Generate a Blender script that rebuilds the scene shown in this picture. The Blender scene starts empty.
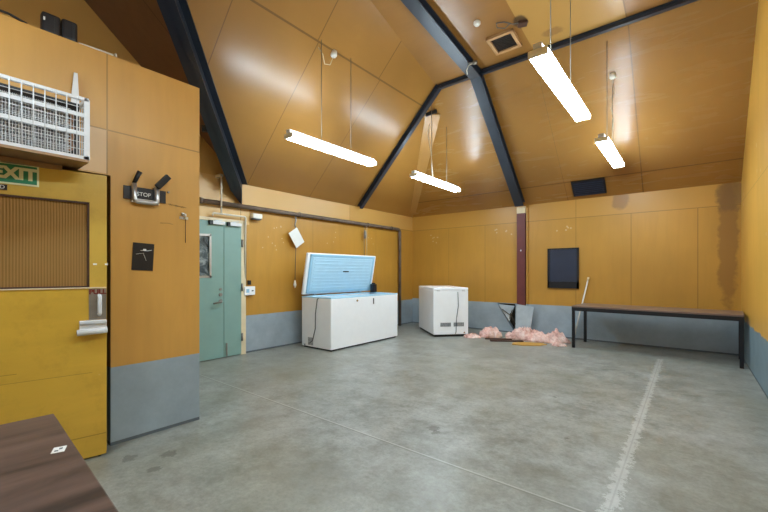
import bpy, bmesh, math, random
from mathutils import Vector, Matrix, Euler, noise

PI = math.pi
scene = bpy.context.scene
COL = scene.collection
R = math.radians

# ------------------------------------------------------------------ room measures
LX, BY, RX, PX, NY = -5.55, 8.06, 0.62, -3.37, -2.4     # left, back, right, storeroom wall, near wall
WZ = 2.70                                               # eaves height
KS, KB, KT = 0.96, 0.914, 0.12                          # roof pitches
def z_left(x): return WZ + KS*(x-LX)
def z_back(y): return WZ + KB*(BY-y)
def z_top(y): return 4.62 + KT*(5.96-y)
def z_ceil(x, y): return min(z_left(x), z_back(y), z_top(y))

# ------------------------------------------------------------------ materials
class NT:
    def __init__(s, name):
        s.m = bpy.data.materials.new(name); s.m.use_nodes = True
        s.t = s.m.node_tree; s.n = s.t.nodes; s.l = s.t.links
        s.b = s.n['Principled BSDF']; s.tc = None; s._sep = None
    def inp(s, node, key, v):
        if hasattr(v, 'is_output') or isinstance(v, bpy.types.NodeSocket): s.l.new(v, node.inputs[key])
        else: node.inputs[key].default_value = v
    def co(s):
        if s.tc is None: s.tc = s.n.new('ShaderNodeTexCoord')
        return s.tc.outputs['Object']
    def xyz(s):
        if s._sep is None:
            s._sep = s.n.new('ShaderNodeSeparateXYZ'); s.l.new(s.co(), s._sep.inputs[0])
        return s._sep.outputs
    def math(s, op, a, b=0.0, c=0.0, clamp=False):
        q = s.n.new('ShaderNodeMath'); q.operation = op; q.use_clamp = clamp
        s.inp(q, 0, a); s.inp(q, 1, b); s.inp(q, 2, c); return q.outputs[0]
    def noise(s, scale, detail=4, rough=.55, stretch=(1,1,1), dist=0.0, vec=None, off=(0,0,0)):
        mp = s.n.new('ShaderNodeMapping'); s.l.new(vec or s.co(), mp.inputs[0])
        mp.inputs['Scale'].default_value = stretch; mp.inputs['Location'].default_value = off
        q = s.n.new('ShaderNodeTexNoise'); s.l.new(mp.outputs[0], q.inputs['Vector'])
        q.inputs['Scale'].default_value = scale; q.inputs['Detail'].default_value = detail
        q.inputs['Roughness'].default_value = rough; q.inputs['Distortion'].default_value = dist
        return q.outputs['Fac']
    def ramp(s, fac, stops):
        q = s.n.new('ShaderNodeValToRGB'); s.l.new(fac, q.inputs[0]); e = q.color_ramp.elements
        while len(e) < len(stops): e.new(.5)
        for k, (p, c) in enumerate(stops):
            e[k].position = p; e[k].color = c if len(c) == 4 else (*c, 1)
        return q.outputs[0]
    def step(s, v, a, b):
        q = s.n.new('ShaderNodeMapRange'); s.inp(q, 0, v); q.inputs[1].default_value = a; q.inputs[2].default_value = b
        q.inputs[3].default_value = 0; q.inputs[4].default_value = 1; q.clamp = True; return q.outputs[0]
    def mix(s, f, a, b, mode='MIX'):
        q = s.n.new('ShaderNodeMix'); q.data_type = 'RGBA'; q.blend_type = mode
        s.inp(q, 0, f)
        for i, v in ((6, a), (7, b)):
            if isinstance(v, tuple): v = v if len(v) == 4 else (*v, 1)
            s.inp(q, i, v)
        return q.outputs[2]
    def bump(s, h, strength=.2, dist=.01):
        q = s.n.new('ShaderNodeBump'); s.l.new(h, q.inputs['Height'])
        q.inputs['Strength'].default_value = strength; q.inputs['Distance'].default_value = dist
        s.l.new(q.outputs[0], s.b.inputs['Normal'])
    def line(s, axis, val, w=.004, lo=None, hi=None, oaxis=None):
        d = s.math('ABSOLUTE', s.math('SUBTRACT', s.xyz()[axis], val))
        f = s.math('LESS_THAN', d, w)
        if lo is not None:
            f = s.math('MULTIPLY', f, s.math('GREATER_THAN', s.xyz()[oaxis], lo))
            f = s.math('MULTIPLY', f, s.math('LESS_THAN', s.xyz()[oaxis], hi))
        return f
    def dot(s, p, r):
        v = s.n.new('ShaderNodeVectorMath'); v.operation = 'DISTANCE'
        s.l.new(s.co(), v.inputs[0]); v.inputs[1].default_value = p
        return s.math('LESS_THAN', v.outputs['Value'], r)
    def maxall(s, fs):
        r = fs[0]
        for f in fs[1:]: r = s.math('MAXIMUM', r, f)
        return r

def srgb(r, g, b):
    f = lambda c: (c/255)/12.92 if c/255 <= .04045 else ((c/255+.055)/1.055)**2.4
    return (f(r), f(g), f(b))

def mul(c, k): return tuple(min(1, v*k) for v in c)

def plain(name, col, rough=.5, metal=0.0, var=.08, scale=8, bump=0.0, coat=0.0):
    t = NT(name)
    nz = t.noise(scale, 5)
    c = t.ramp(nz, [(.3, mul(col, 1-var)), (.7, mul(col, 1+var))])
    t.l.new(c, t.b.inputs['Base Color'])
    t.b.inputs['Roughness'].default_value = rough; t.b.inputs['Metallic'].default_value = metal
    t.b.inputs['Coat Weight'].default_value = coat
    if bump: t.bump(t.noise(scale*6, 3), bump, .004)
    return t.m

def ply(name, base, lines, rough=.42, dado=None, dado_col=srgb(160,173,182), pale=None, dots=(), stain=None, grain=(1,1,.12), patches=(), var=.10, lk=.45, gr=.35):
    """varnished plywood sheets with dark joints; optional painted dado, pale upper strip, filler dots, water stains"""
    t = NT(name)
    big = t.noise(.9, 3, .5)
    fine = t.noise(9, 5, .6, stretch=grain, dist=.6)
    c = t.ramp(big, [(.3, mul(base, 1-var)), (.7, mul(base, 1+var))])
    c = t.mix(t.step(fine, .35, .75), c, mul(base, .86), 'MIX') if False else t.mix(t.math('MULTIPLY', t.step(fine, .4, .8), gr), c, mul(base, .72))
    if pale:
        zz, pc = pale
        c = t.mix(t.math('MULTIPLY', t.math('GREATER_THAN', t.xyz()[2], zz), .8), c, pc)
    for (ax, lo, hi, ox, olo, ohi, col) in patches:
        f = t.math('MULTIPLY', t.math('GREATER_THAN', t.xyz()[ax], lo), t.math('LESS_THAN', t.xyz()[ax], hi))
        f = t.math('MULTIPLY', f, t.math('GREATER_THAN', t.xyz()[ox], olo)); f = t.math('MULTIPLY', f, t.math('LESS_THAN', t.xyz()[ox], ohi))
        c = t.mix(t.math('MULTIPLY', f, .85), c, col)
    if stain:
        for (ctr, rad, col, amt) in stain:
            mp = t.n.new('ShaderNodeMapping'); t.l.new(t.co(), mp.inputs[0])
            mp.inputs['Location'].default_value = tuple(-ctr[k]/rad[k] for k in range(3))
            mp.inputs['Scale'].default_value = tuple(1/rad[k] for k in range(3))
            ln = t.n.new('ShaderNodeVectorMath'); ln.operation = 'LENGTH'; t.l.new(mp.outputs[0], ln.inputs[0])
            v = t.math('ADD', ln.outputs['Value'], t.math('MULTIPLY', t.math('SUBTRACT', t.noise(5, 5, .65), .5), 1.3))
            f = t.math('SUBTRACT', 1.0, t.step(v, .72, 1.0))
            c = t.mix(t.math('MULTIPLY', f, amt), c, col)
    if name.startswith('scuffed'):
        c = t.mix(t.math('MULTIPLY', t.step(t.noise(34, 4, .8, stretch=(1,1,.6)), .70, .73), .45), c, srgb(232,220,176))
        c = t.mix(t.math('MULTIPLY', t.step(t.noise(5, 5, .7, off=(3,3,3)), .5, .7), .25), c, srgb(150,112,40))
    rgh = t.math('ADD', rough, t.math('MULTIPLY', t.math('SUBTRACT', fine, .5), .05))
    if lines:
        f = t.maxall([t.line(*q) for q in lines])
        c = t.mix(t.math('MULTIPLY', f, .75), c, mul(base, lk))
    if dots:
        c = t.mix(t.math('MULTIPLY', t.maxall([t.dot(p, r) for p, r in dots]), .35), c, srgb(235,225,195))
    if dado:
        wob = t.math('ADD', t.xyz()[2], t.math('MULTIPLY', t.math('SUBTRACT', t.noise(7, 3), .5), dado[1]))
        f = t.math('LESS_THAN', wob, dado[0])
        dn = t.noise(3, 6, .65)
        dc = t.ramp(dn, [(.3, mul(dado_col, .82)), (.6, dado_col), (.8, mul(dado_col, 1.15))])
        sc = t.step(t.noise(22, 4, .7), .68, .76)
        dc = t.mix(t.math('MULTIPLY', sc, .35), dc, srgb(180,190,190))
        c = t.mix(f, c, dc)
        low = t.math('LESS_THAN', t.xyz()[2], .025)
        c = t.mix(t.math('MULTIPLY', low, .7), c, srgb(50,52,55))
        rgh = t.math('ADD', rgh, t.math('MULTIPLY', f, .05))
    t.l.new(c, t.b.inputs['Base Color']); t.l.new(rgh, t.b.inputs['Roughness'])
    t.bump(t.noise(5, 2, .5), .06, .01)
    return t.m

OCHRE = srgb(188,138,54)
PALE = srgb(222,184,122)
M = {}
# back wall: joints at x = -3.58 / -1.72 / -0.82 / 0.10, horizontal at z 2.35
bd = []
random.seed(3)
for (x0, x1, z0, z1, n) in ((-5.0,-4.75,2.0,2.25,5), (-4.9,-4.8,2.1,2.2,2), (-3.5,-3.2,2.15,2.25,3), (-2.2,-1.75,2.12,2.2,6), (-3.2,-2.95,2.1,2.2,3)):
    for k in range(n): bd.append(((random.uniform(x0,x1), BY, random.uniform(z0,z1)), .016))
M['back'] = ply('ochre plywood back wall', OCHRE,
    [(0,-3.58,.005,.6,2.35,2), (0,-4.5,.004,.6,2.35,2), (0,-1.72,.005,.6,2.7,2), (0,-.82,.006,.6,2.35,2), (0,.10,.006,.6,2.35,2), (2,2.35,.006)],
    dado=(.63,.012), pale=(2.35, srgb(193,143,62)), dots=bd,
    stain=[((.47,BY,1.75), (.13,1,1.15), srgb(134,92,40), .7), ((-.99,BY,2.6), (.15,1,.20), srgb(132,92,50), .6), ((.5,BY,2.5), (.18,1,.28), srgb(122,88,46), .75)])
ld = []
for (y0, y1, z0, z1, n) in ((3.6,4.1,1.6,2.1,11), (5.0,5.4,1.85,2.1,4), (6.3,6.8,1.9,2.1,3)):
    for k in range(n): ld.append(((LX, random.uniform(y0,y1), random.uniform(z0,z1)), .011))
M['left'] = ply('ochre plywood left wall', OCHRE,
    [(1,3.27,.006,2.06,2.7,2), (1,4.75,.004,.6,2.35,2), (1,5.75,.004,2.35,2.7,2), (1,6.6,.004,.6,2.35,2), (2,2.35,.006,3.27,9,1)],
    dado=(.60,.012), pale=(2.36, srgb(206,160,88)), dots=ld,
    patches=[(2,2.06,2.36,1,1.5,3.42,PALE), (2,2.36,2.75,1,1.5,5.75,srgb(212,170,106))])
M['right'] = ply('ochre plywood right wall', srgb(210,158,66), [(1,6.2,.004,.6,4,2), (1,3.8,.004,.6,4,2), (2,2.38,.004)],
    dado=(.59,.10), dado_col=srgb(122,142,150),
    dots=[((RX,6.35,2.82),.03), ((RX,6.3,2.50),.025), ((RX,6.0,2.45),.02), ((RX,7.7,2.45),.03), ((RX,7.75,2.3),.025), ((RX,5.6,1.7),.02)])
M['part'] = ply('ochre plywood storeroom wall', srgb(206,155,76), [(1,.908,.005), (2,2.355,.005)], dado=(.585,.004),
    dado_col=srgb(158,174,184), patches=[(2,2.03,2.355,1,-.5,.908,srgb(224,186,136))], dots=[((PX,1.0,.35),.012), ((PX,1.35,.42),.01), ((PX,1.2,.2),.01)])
CE = srgb(158,112,52)
M['slope_left'] = ply('plywood left roof slope', CE,
    [(0,-3.83,.009), (1,3.38,.006,-9,-3.83,0), (1,4.66,.006,-9,-3.83,0), (1,2.2,.006,-9,-3.83,0), (1,5.9,.006,-9,-3.83,0), (1,3.36,.007,-3.83,0,0), (1,4.62,.007,-3.83,0,0)],
    rough=.30, grain=(1,.15,1), lk=.35, var=.10, gr=.15)
M['slope_back'] = ply('plywood back roof slope', CE,
    [(0,-.64,.008), (0,-1.86,.004), (0,-.05,.0), (2,2.99,.007)], rough=.27, grain=(.15,1,1), lk=.35,
    stain=[((-.75,7.0,3.7), (.18,.8,.8), srgb(150,102,56), .4)], var=.10, gr=.15)
M['slope_wing'] = ply('plywood wing roof slope', srgb(120,84,52), [(0,-4.6,.006)], rough=.4)
M['top'] = ply('plywood upper ceiling', srgb(152,106,52), [(0,-.645,.008)], rough=.3, grain=(.15,1,1),
    patches=[(0,-1.83,-.64,1,4.6,5.96,srgb(188,144,78))],
    stain=[((-1.80,5.2,4.7), (.10,.13,.6), srgb(70,52,40), .85), ((-1.5,5.62,4.66), (.16,.10,.6), srgb(130,90,55), .6), ((-1.95,5.0,4.7), (.12,.12,.6), srgb(150,105,62), .5)])

# concrete floor
t = NT('worn concrete')
a = t.noise(.55, 4, .6); b = t.noise(3.2, 8, .68); g = t.noise(38, 4, .7)
b2 = t.noise(11, 8, .75, off=(3,1,0))
b = t.math('ADD', t.math('MULTIPLY', b, .6), t.math('MULTIPLY', b2, .4))
c = t.ramp(b, [(.34, srgb(104,104,92)), (.5, srgb(149,151,145)), (.66, srgb(178,181,177))])
c = t.mix(t.math('MULTIPLY', t.step(a, .42, .68), .6), c, srgb(134,131,110))
c = t.mix(t.math('MULTIPLY', t.step(t.noise(1.4, 5, .6, off=(7,3,0)), .52, .72), .55), c, srgb(120,120,112))
c = t.mix(t.math('MULTIPLY', t.step(t.noise(1.1, 5, .65, off=(2,9,0)), .55, .75), .5), c, srgb(174,178,176))
c = t.mix(t.math('MULTIPLY', t.step(g, .42, .72), .32), c, srgb(92,94,88))
c = t.mix(t.math('MULTIPLY', t.step(t.noise(90, 3, .7), .62, .7), .4), c, srgb(84,84,76))
c = t.mix(t.math('MULTIPLY', t.step(t.noise(26, 5, .8, off=(5,5,0)), .70, .74), .45), c, srgb(80,78,68))
sp = t.step(t.noise(9, 5, .75, off=(4,4,0)), .74, .79)
c = t.mix(t.math('MULTIPLY', sp, .7), c, srgb(92,88,76))
wl = t.math('ABSOLUTE', t.math('SUBTRACT', t.xyz()[0], -.345))
wn = t.math('MULTIPLY', t.math('SUBTRACT', t.noise(16, 7, .8), .36), .24)
wf = t.math('MULTIPLY', t.math('LESS_THAN', wl, wn), t.math('LESS_THAN', t.xyz()[1], 7.0))
c = t.mix(t.math('MULTIPLY', wf, .38), c, srgb(214,215,212))
f = t.line(0, -.345, .005)
c = t.mix(t.math('MULTIPLY', f, .25), c, srgb(110,108,100))
c = t.mix(t.math('MULTIPLY', t.line(1, 2.27, .006), .55), c, srgb(112,110,102))
c = t.mix(t.math('MULTIPLY', t.line(1, 2.285, .006), .4), c, srgb(205,205,200))
c = t.mix(t.math('MULTIPLY', t.line(0, -3.0, .004), .3), c, srgb(112,110,102))
for (px, py, r) in ((-1.66,2.72,.05), (-1.60,2.66,.035), (-2.9,1.15,.05), (-2.75,1.0,.04), (-3.05,.95,.05), (-1.1,4.2,.02), (-.75,3.2,.018), (.1,2.6,.02)):
    v = t.n.new('ShaderNodeVectorMath'); v.operation = 'DISTANCE'; t.l.new(t.co(), v.inputs[0]); v.inputs[1].default_value = (px, py, 0)
    d = t.math('ADD', v.outputs['Value'], t.math('MULTIPLY', t.math('SUBTRACT', t.noise(30, 4, .7), .5), .12))
    c = t.mix(t.math('MULTIPLY', t.math('LESS_THAN', d, r), .55), c, srgb(80,78,68))
t.l.new(c, t.b.inputs['Base Color'])
t.l.new(t.math('ADD', .22, t.math('MULTIPLY', b, .26)), t.b.inputs['Roughness'])
t.bump(t.noise(30, 5, .7), .12, .004)
M['floor'] = t.m

M['beam'] = plain('dark blue painted steel', srgb(44,50,60), .33, var=.12, scale=3)
M['column'] = plain('oxide red painted steel', srgb(104,46,44), .5, var=.12)
M['teal'] = plain('teal door paint', srgb(134,168,160), .38, var=.05, scale=4)
M['cream'] = plain('cream painted timber', srgb(228,210,172), .5, var=.05)
M['olive'] = ply('scuffed yellow varnished door', srgb(212,174,74), [], rough=.38, grain=(1,1,.1), var=.08)
M['olive_sheet'] = ply('scuffed yellow kick sheet', srgb(212,170,62), [(2,.16,.003), (2,.655,.002,.0,.42,1), (2,.60,.0015,.1,.80,1), (2,.70,.003,.15,.27,1)], rough=.38, grain=(1,.2,1), var=.1,
    dots=[((-3.3,.3,.93),.008), ((-3.3,.55,.35),.008), ((-3.3,.7,.75),.006)])
M['white'] = plain('white enamel', srgb(248,250,253), .32, var=.02)
M['white_metal'] = plain('white painted steel', srgb(222,224,226), .4, var=.04)
M['liner'] = plain('pale blue plastic liner', srgb(184,222,242), .38, var=.03)
M['liner_dark'] = plain('blue liner recess', srgb(158,204,230), .4, var=.03)
M['rubber'] = plain('black rubber', srgb(24,25,28), .5, var=.1)
M['black'] = plain('black plastic', srgb(20,21,27), .38, var=.1)
M['navy'] = plain('dark navy panel', srgb(38,46,66), .4, var=.15, scale=2)
M['alu'] = plain('brushed aluminium', srgb(196,198,200), .32, metal=.85, var=.06)
M['steel'] = plain('dull steel plate', srgb(150,146,140), .42, metal=.7, var=.15, scale=14)
M['pipe'] = plain('weathered grey pipe', srgb(108,92,80), .5, metal=.2, var=.3, scale=5)
M['conduit'] = plain('cream conduit', srgb(218,210,192), .45, var=.05)
M['paper'] = plain('white card', srgb(232,232,228), .6, var=.02)
M['string'] = plain('grey cord', srgb(120,112,100), .7)
M['pale_cord'] = plain('pale cord', srgb(214,198,170), .6)
M['grey_cord'] = plain('dark grey flex', srgb(86,90,96), .5)
M['green'] = plain('exit sign green', srgb(34,128,92), .4, var=.04)
M['cream_sign'] = plain('exit sign cream', srgb(226,230,190), .45, var=.02)
M['red_letter'] = plain('dark red lettering', srgb(112,38,32), .5)
M['brass'] = plain('worn brass', srgb(170,150,110), .35, metal=.8, var=.15, scale=20)
M['dark'] = plain('dark void', srgb(16,14,12), .9, var=.1)
M['grille'] = plain('dark grille', srgb(48,38,30), .6, var=.25, scale=60)
M['coil'] = plain('dusty finned coil', srgb(176,178,180), .5, metal=.3, var=.35, scale=40)
M['rust'] = plain('rusty coil end', srgb(176,132,100), .6, var=.3, scale=30)
M['hip_ply'] = plain('pale varnished ply strip', srgb(170,124,64), .35, var=.06, scale=3)
M['wood_frame'] = plain('bare timber frame', srgb(196,152,104), .5, var=.1)
M['tray'] = plain('brown drip tray', srgb(150,118,86), .35, metal=.3, var=.1)
M['greyboard'] = plain('grey-blue painted board', srgb(168,178,184), .5, var=.1)
M['torn'] = plain('torn board core', srgb(82,72,58), .8, var=.4, scale=16)
M['darkwood'] = plain('dark brown timber', srgb(70,44,34), .55, var=.3, scale=14)
M['cardboard'] = plain('yellow-brown board', srgb(196,150,72), .7, var=.12)
M['smoke'] = plain('off white detector plastic', srgb(236,232,220), .4, var=.02)
M['mug'] = plain('white pole paint', srgb(226,222,212), .45, var=.06)

def wood(name, base, dark, stretch, rough):
    t = NT(name)
    n1 = t.noise(5, 6, .62, stretch=stretch, dist=1.6); n2 = t.noise(26, 4, .6, stretch=stretch)
    c = t.ramp(n1, [(.34, dark), (.52, base), (.68, mul(base, 1.35))])
    c = t.mix(t.math('MULTIPLY', t.step(n2, .45, .75), .4), c, dark)
    t.l.new(c, t.b.inputs['Base Color']); t.b.inputs['Roughness'].default_value = rough
    t.bump(n2, .05, .003); return t.m
M['walnut'] = wood('dark walnut laminate', srgb(92,73,66), srgb(54,43,40), (1,.14,1), .4)
M['bench'] = wood('brown bench laminate', srgb(126,104,94), srgb(100,80,72), (.12,1,1), .3)
M['edge'] = plain('table edge band', srgb(120,92,80), .5)

t = NT('pink insulation wool')
n1 = t.noise(7, 6, .7); n2 = t.noise(40, 4, .7)
c = t.ramp(n1, [(.3, srgb(190,132,120)), (.45, srgb(230,184,172)), (.6, srgb(244,214,204)), (.75, srgb(250,236,228))])
c = t.mix(t.math('MULTIPLY', t.step(t.noise(3.2,4,.6,off=(1,5,2)), .6, .7), .7), c, srgb(150,112,84))
t.l.new(c, t.b.inputs['Base Color']); t.b.inputs['Roughness'].default_value = .95
t.b.inputs['Subsurface Weight'].default_value = 0
t.bump(n2, .8, .02); M['pink'] = t.m

t = NT('ribbed amber glazing')
w = t.math('SINE', t.math('MULTIPLY', t.xyz()[1], 420.0))
c = t.ramp(t.math('ADD', .5, t.math('MULTIPLY', w, .5)), [(0, srgb(138,104,58)), (1, srgb(164,126,76))])
c = t.mix(t.math('MULTIPLY', t.step(t.noise(2.2, 3), .4, .7), .3), c, srgb(176,134,84))
t.l.new(c, t.b.inputs['Base Color']); t.b.inputs['Roughness'].default_value = .14
t.b.inputs['Transmission Weight'].default_value = .06
t.bump(w, .25, .002); M['amber'] = t.m

t = NT('door glass')
c = t.ramp(t.noise(6, 5, .7, dist=1), [(.35, srgb(40,50,56)), (.5, srgb(96,112,120)), (.65, srgb(168,184,190))])
t.l.new(c, t.b.inputs['Base Color']); t.b.inputs['Roughness'].default_value = .12; t.b.inputs['Transmission Weight'].default_value = .2
M['glass'] = t.m

t = NT('lit fluorescent diffuser')
t.b.inputs['Base Color'].default_value = (.9,.9,.9,1)
t.b.inputs['Emission Color'].default_value = (.71,.885,1.0,1); t.b.inputs['Emission Strength'].default_value = 38.0
M['lamp'] = t.m
M['endcap'] = plain('yellowed lamp end cap', srgb(238,230,200), .4)

# ------------------------------------------------------------------ mesh helpers
class MB:
    def __init__(s): s.bm = bmesh.new()
    def box(s, c, size, rot=None, bev=0.0, seg=2):
        r = bmesh.ops.create_cube(s.bm, size=1.0); vs = r['verts']
        bmesh.ops.scale(s.bm, vec=size, verts=vs)
        if bev > 0:
            es = list({e for v in vs for e in v.link_edges})
            q = bmesh.ops.bevel(s.bm, geom=es, offset=bev, segments=seg, profile=.5, affect='EDGES')
            vs = list({v for f in q['faces'] for v in f.verts} | {v for v in vs if v.is_valid})
        if rot is not None: bmesh.ops.rotate(s.bm, cent=(0,0,0), matrix=rot, verts=vs)
        bmesh.ops.translate(s.bm, vec=c, verts=vs); return s
    def bar(s, p, q, w, h, up=(0,0,1), bev=0.0):
        p, q = Vector(p), Vector(q); d = q-p; L = d.length; y = d.normalized(); u = Vector(up)
        x = y.cross(u).normalized(); z = x.cross(y)
        m = Matrix((x, y, z)).transposed()
        return s.box((p+q)/2, (w, L, h), m, bev)
    def tube(s, pts, r, seg=12, caps=True):
        pts = [Vector(p) for p in pts]; rings = []; n = len(pts)
        prev = None
        for i, p in enumerate(pts):
            d = (pts[min(i+1, n-1)]-pts[max(i-1, 0)]).normalized()
            if prev is None:
                u = Vector((0,0,1)) if abs(d.z) < .9 else Vector((1,0,0))
            else: u = prev
            x = d.cross(u).normalized(); u = x.cross(d).normalized(); prev = u
            rr = r[i] if isinstance(r, (list, tuple)) else r
            rings.append([s.bm.verts.new(p+rr*(math.cos(2*PI*k/seg)*x+math.sin(2*PI*k/seg)*u)) for k in range(seg)])
        for i in range(n-1):
            for k in range(seg):
                f = s.bm.faces.new((rings[i][k], rings[i][(k+1) % seg], rings[i+1][(k+1) % seg], rings[i+1][k])); f.smooth = True
        if caps: s.bm.faces.new(rings[0][::-1]); s.bm.faces.new(rings[-1])
        return s
    def prism(s, poly, ext):
        ext = Vector(ext); a = [s.bm.verts.new(p) for p in poly]; b = [s.bm.verts.new(Vector(p)+ext) for p in poly]
        s.bm.faces.new(a); s.bm.faces.new(b[::-1]); n = len(a)
        for k in range(n): s.bm.faces.new((a[k], b[k], b[(k+1) % n], a[(k+1) % n]))
        return s
    def build(s, name, mat, parent=None, loc=None, bevel=0.0):
        bmesh.ops.recalc_face_normals(s.bm, faces=s.bm.faces)
        me = bpy.data.meshes.new(name); s.bm.to_mesh(me); s.bm.free()
        me.materials.append(mat)
        o = bpy.data.objects.new(name, me); COL.objects.link(o)
        if parent is not None: o.parent = parent
        if loc is not None: o.location = loc
        if bevel:
            b = o.modifiers.new('bevel', 'BEVEL'); b.width = bevel; b.segments = 2; b.limit_method = 'ANGLE'
        return o

def tag(o, label=None, cat=None, group=None, kind=None):
    if label: o['label'] = label
    if cat: o['category'] = cat
    if group: o['group'] = group
    if kind: o['kind'] = kind
    return o
def thing(name, loc, rz=0.0, **k):
    o = bpy.data.objects.new(name, None); COL.objects.link(o); o.location = loc; o.rotation_euler = (0,0,rz)
    o.empty_display_size = .1
    return tag(o, **k)
def struct(o): o['kind'] = 'structure'; return o
def arc(c, r, a0, a1, n, f): return [Vector(c)+f(r*math.cos(a0+(a1-a0)*k/n), r*math.sin(a0+(a1-a0)*k/n)) for k in range(n+1)]
def round_path(pts, r, n=6):
    pts = [Vector(p) for p in pts]; out = [pts[0]]
    for i in range(1, len(pts)-1):
        a, b, c = pts[i-1], pts[i], pts[i+1]; u = (a-b).normalized(); v = (c-b).normalized()
        p, q = b+u*r, b+v*r
        for k in range(n+1):
            s_ = k/n; out.append((1-s_)**2*p+2*s_*(1-s_)*b+s_*s_*q)
    out.append(pts[-1]); return out
def sag(p, q, drop, n=12):
    p, q = Vector(p), Vector(q)
    return [p.lerp(q, k/n)-Vector((0,0,drop*4*(k/n)*(1-k/n))) for k in range(n+1)]
def text(name, s_, size, mat, parent, loc, rot, thick=.0008, bold=0.0):
    cu = bpy.data.curves.new(name, 'FONT'); cu.body = s_; cu.size = size; cu.extrude = thick; cu.offset = bold
    cu.align_x = 'CENTER'; cu.align_y = 'CENTER'
    tmp = bpy.data.objects.new('tmp_text', cu); COL.objects.link(tmp)
    bpy.context.view_layer.update()
    me = bpy.data.meshes.new_from_object(tmp.evaluated_get(bpy.context.evaluated_depsgraph_get()))
    bpy.data.objects.remove(tmp)
    o = bpy.data.objects.new(name, me); COL.objects.link(o); me.materials.clear(); me.materials.append(mat)
    o.parent = parent; o.location = loc; o.rotation_euler = rot; return o

# ------------------------------------------------------------------ the shell
YW0 = (WZ+.885*3.3-4.62-KT*5.96)/(.885-KT)
struct(MB().box(((LX+RX)/2, (BY+NY)/2, -.05), (RX-LX+.4, BY-NY+.4, .1)).build('floor', M['floor']))
th = (0,.1,0)
wb = MB()
hx0, hx1, hz = -3.30, -2.90, .62
wb.prism([(LX-.1,BY,0),(hx1,BY,0),(hx0,BY,hz),(hx0,BY,WZ+.15),(LX-.1,BY,WZ+.15)], th)
wb.prism([(hx0,BY,hz),(hx1,BY,hz),(hx1,BY,WZ+.15),(hx0,BY,WZ+.15)], th)
wb.prism([(hx1,BY,0),(RX+.1,BY,0),(RX+.1,BY,WZ+.15),(hx1,BY,WZ+.15)], th)
w_back = struct(wb.build('wall_back', M['back']))
cv = MB()
cv.box((-3.1,BY+.34,.36), (.6,.02,.8)); cv.box((-3.4,BY+.22,.36), (.02,.24,.8)); cv.box((-2.8,BY+.22,.36), (.02,.24,.8))
cv.box((-3.1,BY+.22,.77), (.6,.24,.02)); cv.box((-3.1,BY+.22,-.02), (.6,.24,.02))
cv.build('wall_cavity', M['torn'], w_back)
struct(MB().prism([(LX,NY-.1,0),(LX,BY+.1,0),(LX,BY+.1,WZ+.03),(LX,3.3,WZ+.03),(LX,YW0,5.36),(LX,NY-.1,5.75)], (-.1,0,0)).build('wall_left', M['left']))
struct(MB().prism([(RX,NY-.1,0),(RX,BY+.1,0),(RX,BY+.1,WZ+.1),(RX,5.96,4.75),(RX,NY-.1,5.75)], (.1,0,0)).build('wall_right', M['right']))
struct(MB().prism([(LX-.1,NY,0),(RX+.1,NY,0),(RX+.1,NY,5.75),(LX-.1,NY,5.75)], (0,-.1,0)).build('wall_near', M['right']))
up = (0,0,.06)
XT = lambda y: LX+(z_top(y)-WZ)/KS                     # where left slope meets upper ceiling
YT = BY-(z_top(5.9)-WZ)/KB
# exact crease heights
def yc():
    # z_top(y) == z_back(y)
    return (WZ+KB*BY-4.62-KT*5.96)/(KB-KT)
YC = yc()
KW = .885
YW = (WZ+KW*3.3-4.62-KT*5.96)/(KW-KT)                  # wing slope meets upper ceiling
hipx = lambda y: LX+(z_back(y)-WZ)/KS
struct(MB().prism([(LX,BY,WZ),(XT(YC),YC,z_top(YC)),(XT(YW),YW,z_top(YW)),(LX,3.3,WZ)], up).build('ceiling_slope_left', M['slope_left']))
struct(MB().prism([(LX,BY,WZ),(RX,BY,WZ),(RX,YC,z_top(YC)),(XT(YC),YC,z_top(YC))], up).build('ceiling_slope_back', M['slope_back']))
struct(MB().prism([(XT(YC),YC,z_top(YC)),(RX,YC,z_top(YC)),(RX,NY,z_top(NY)),(LX,NY,z_top(NY)),(LX,YW,z_top(YW)),(XT(YW),YW,z_top(YW))], up).build('ceiling', M['top']))
struct(MB().prism([(LX,3.3,WZ),(LX,YW,z_top(YW)),(XT(YW),YW,z_top(YW))], up).build('ceiling_slope_wing', M['slope_wing']))

# storeroom box: wall with door opening, end wall, low ceiling
OY0, OY1, OZ = -.02, .930, 2.02
wp = MB()
PT = 2.92
wp.prism([(PX,OY1,0),(PX,1.59,0),(PX,1.59,PT),(PX,OY1,PT)], (-.1,0,0))
wp.prism([(PX,OY0,OZ),(PX,OY1,OZ),(PX,OY1,PT),(PX,OY0,PT)], (-.1,0,0))
wp.prism([(PX,NY,0),(PX,OY0,0),(PX,OY0,PT),(PX,NY,PT)], (-.1,0,0))
wp = struct(wp.build('wall_storeroom', M['part']))
struct(MB().box(((LX+PX-.1)/2,1.54,PT/2), (PX-.1-LX,.1,PT)).build('wall_storeroom_end', M['part']))
struct(MB().box(((LX+PX-.1)/2,(NY+1.49)/2,2.80), (PX-.1-LX,1.49-NY,.08)).build('ceiling_storeroom', M['slope_wing']))

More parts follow.
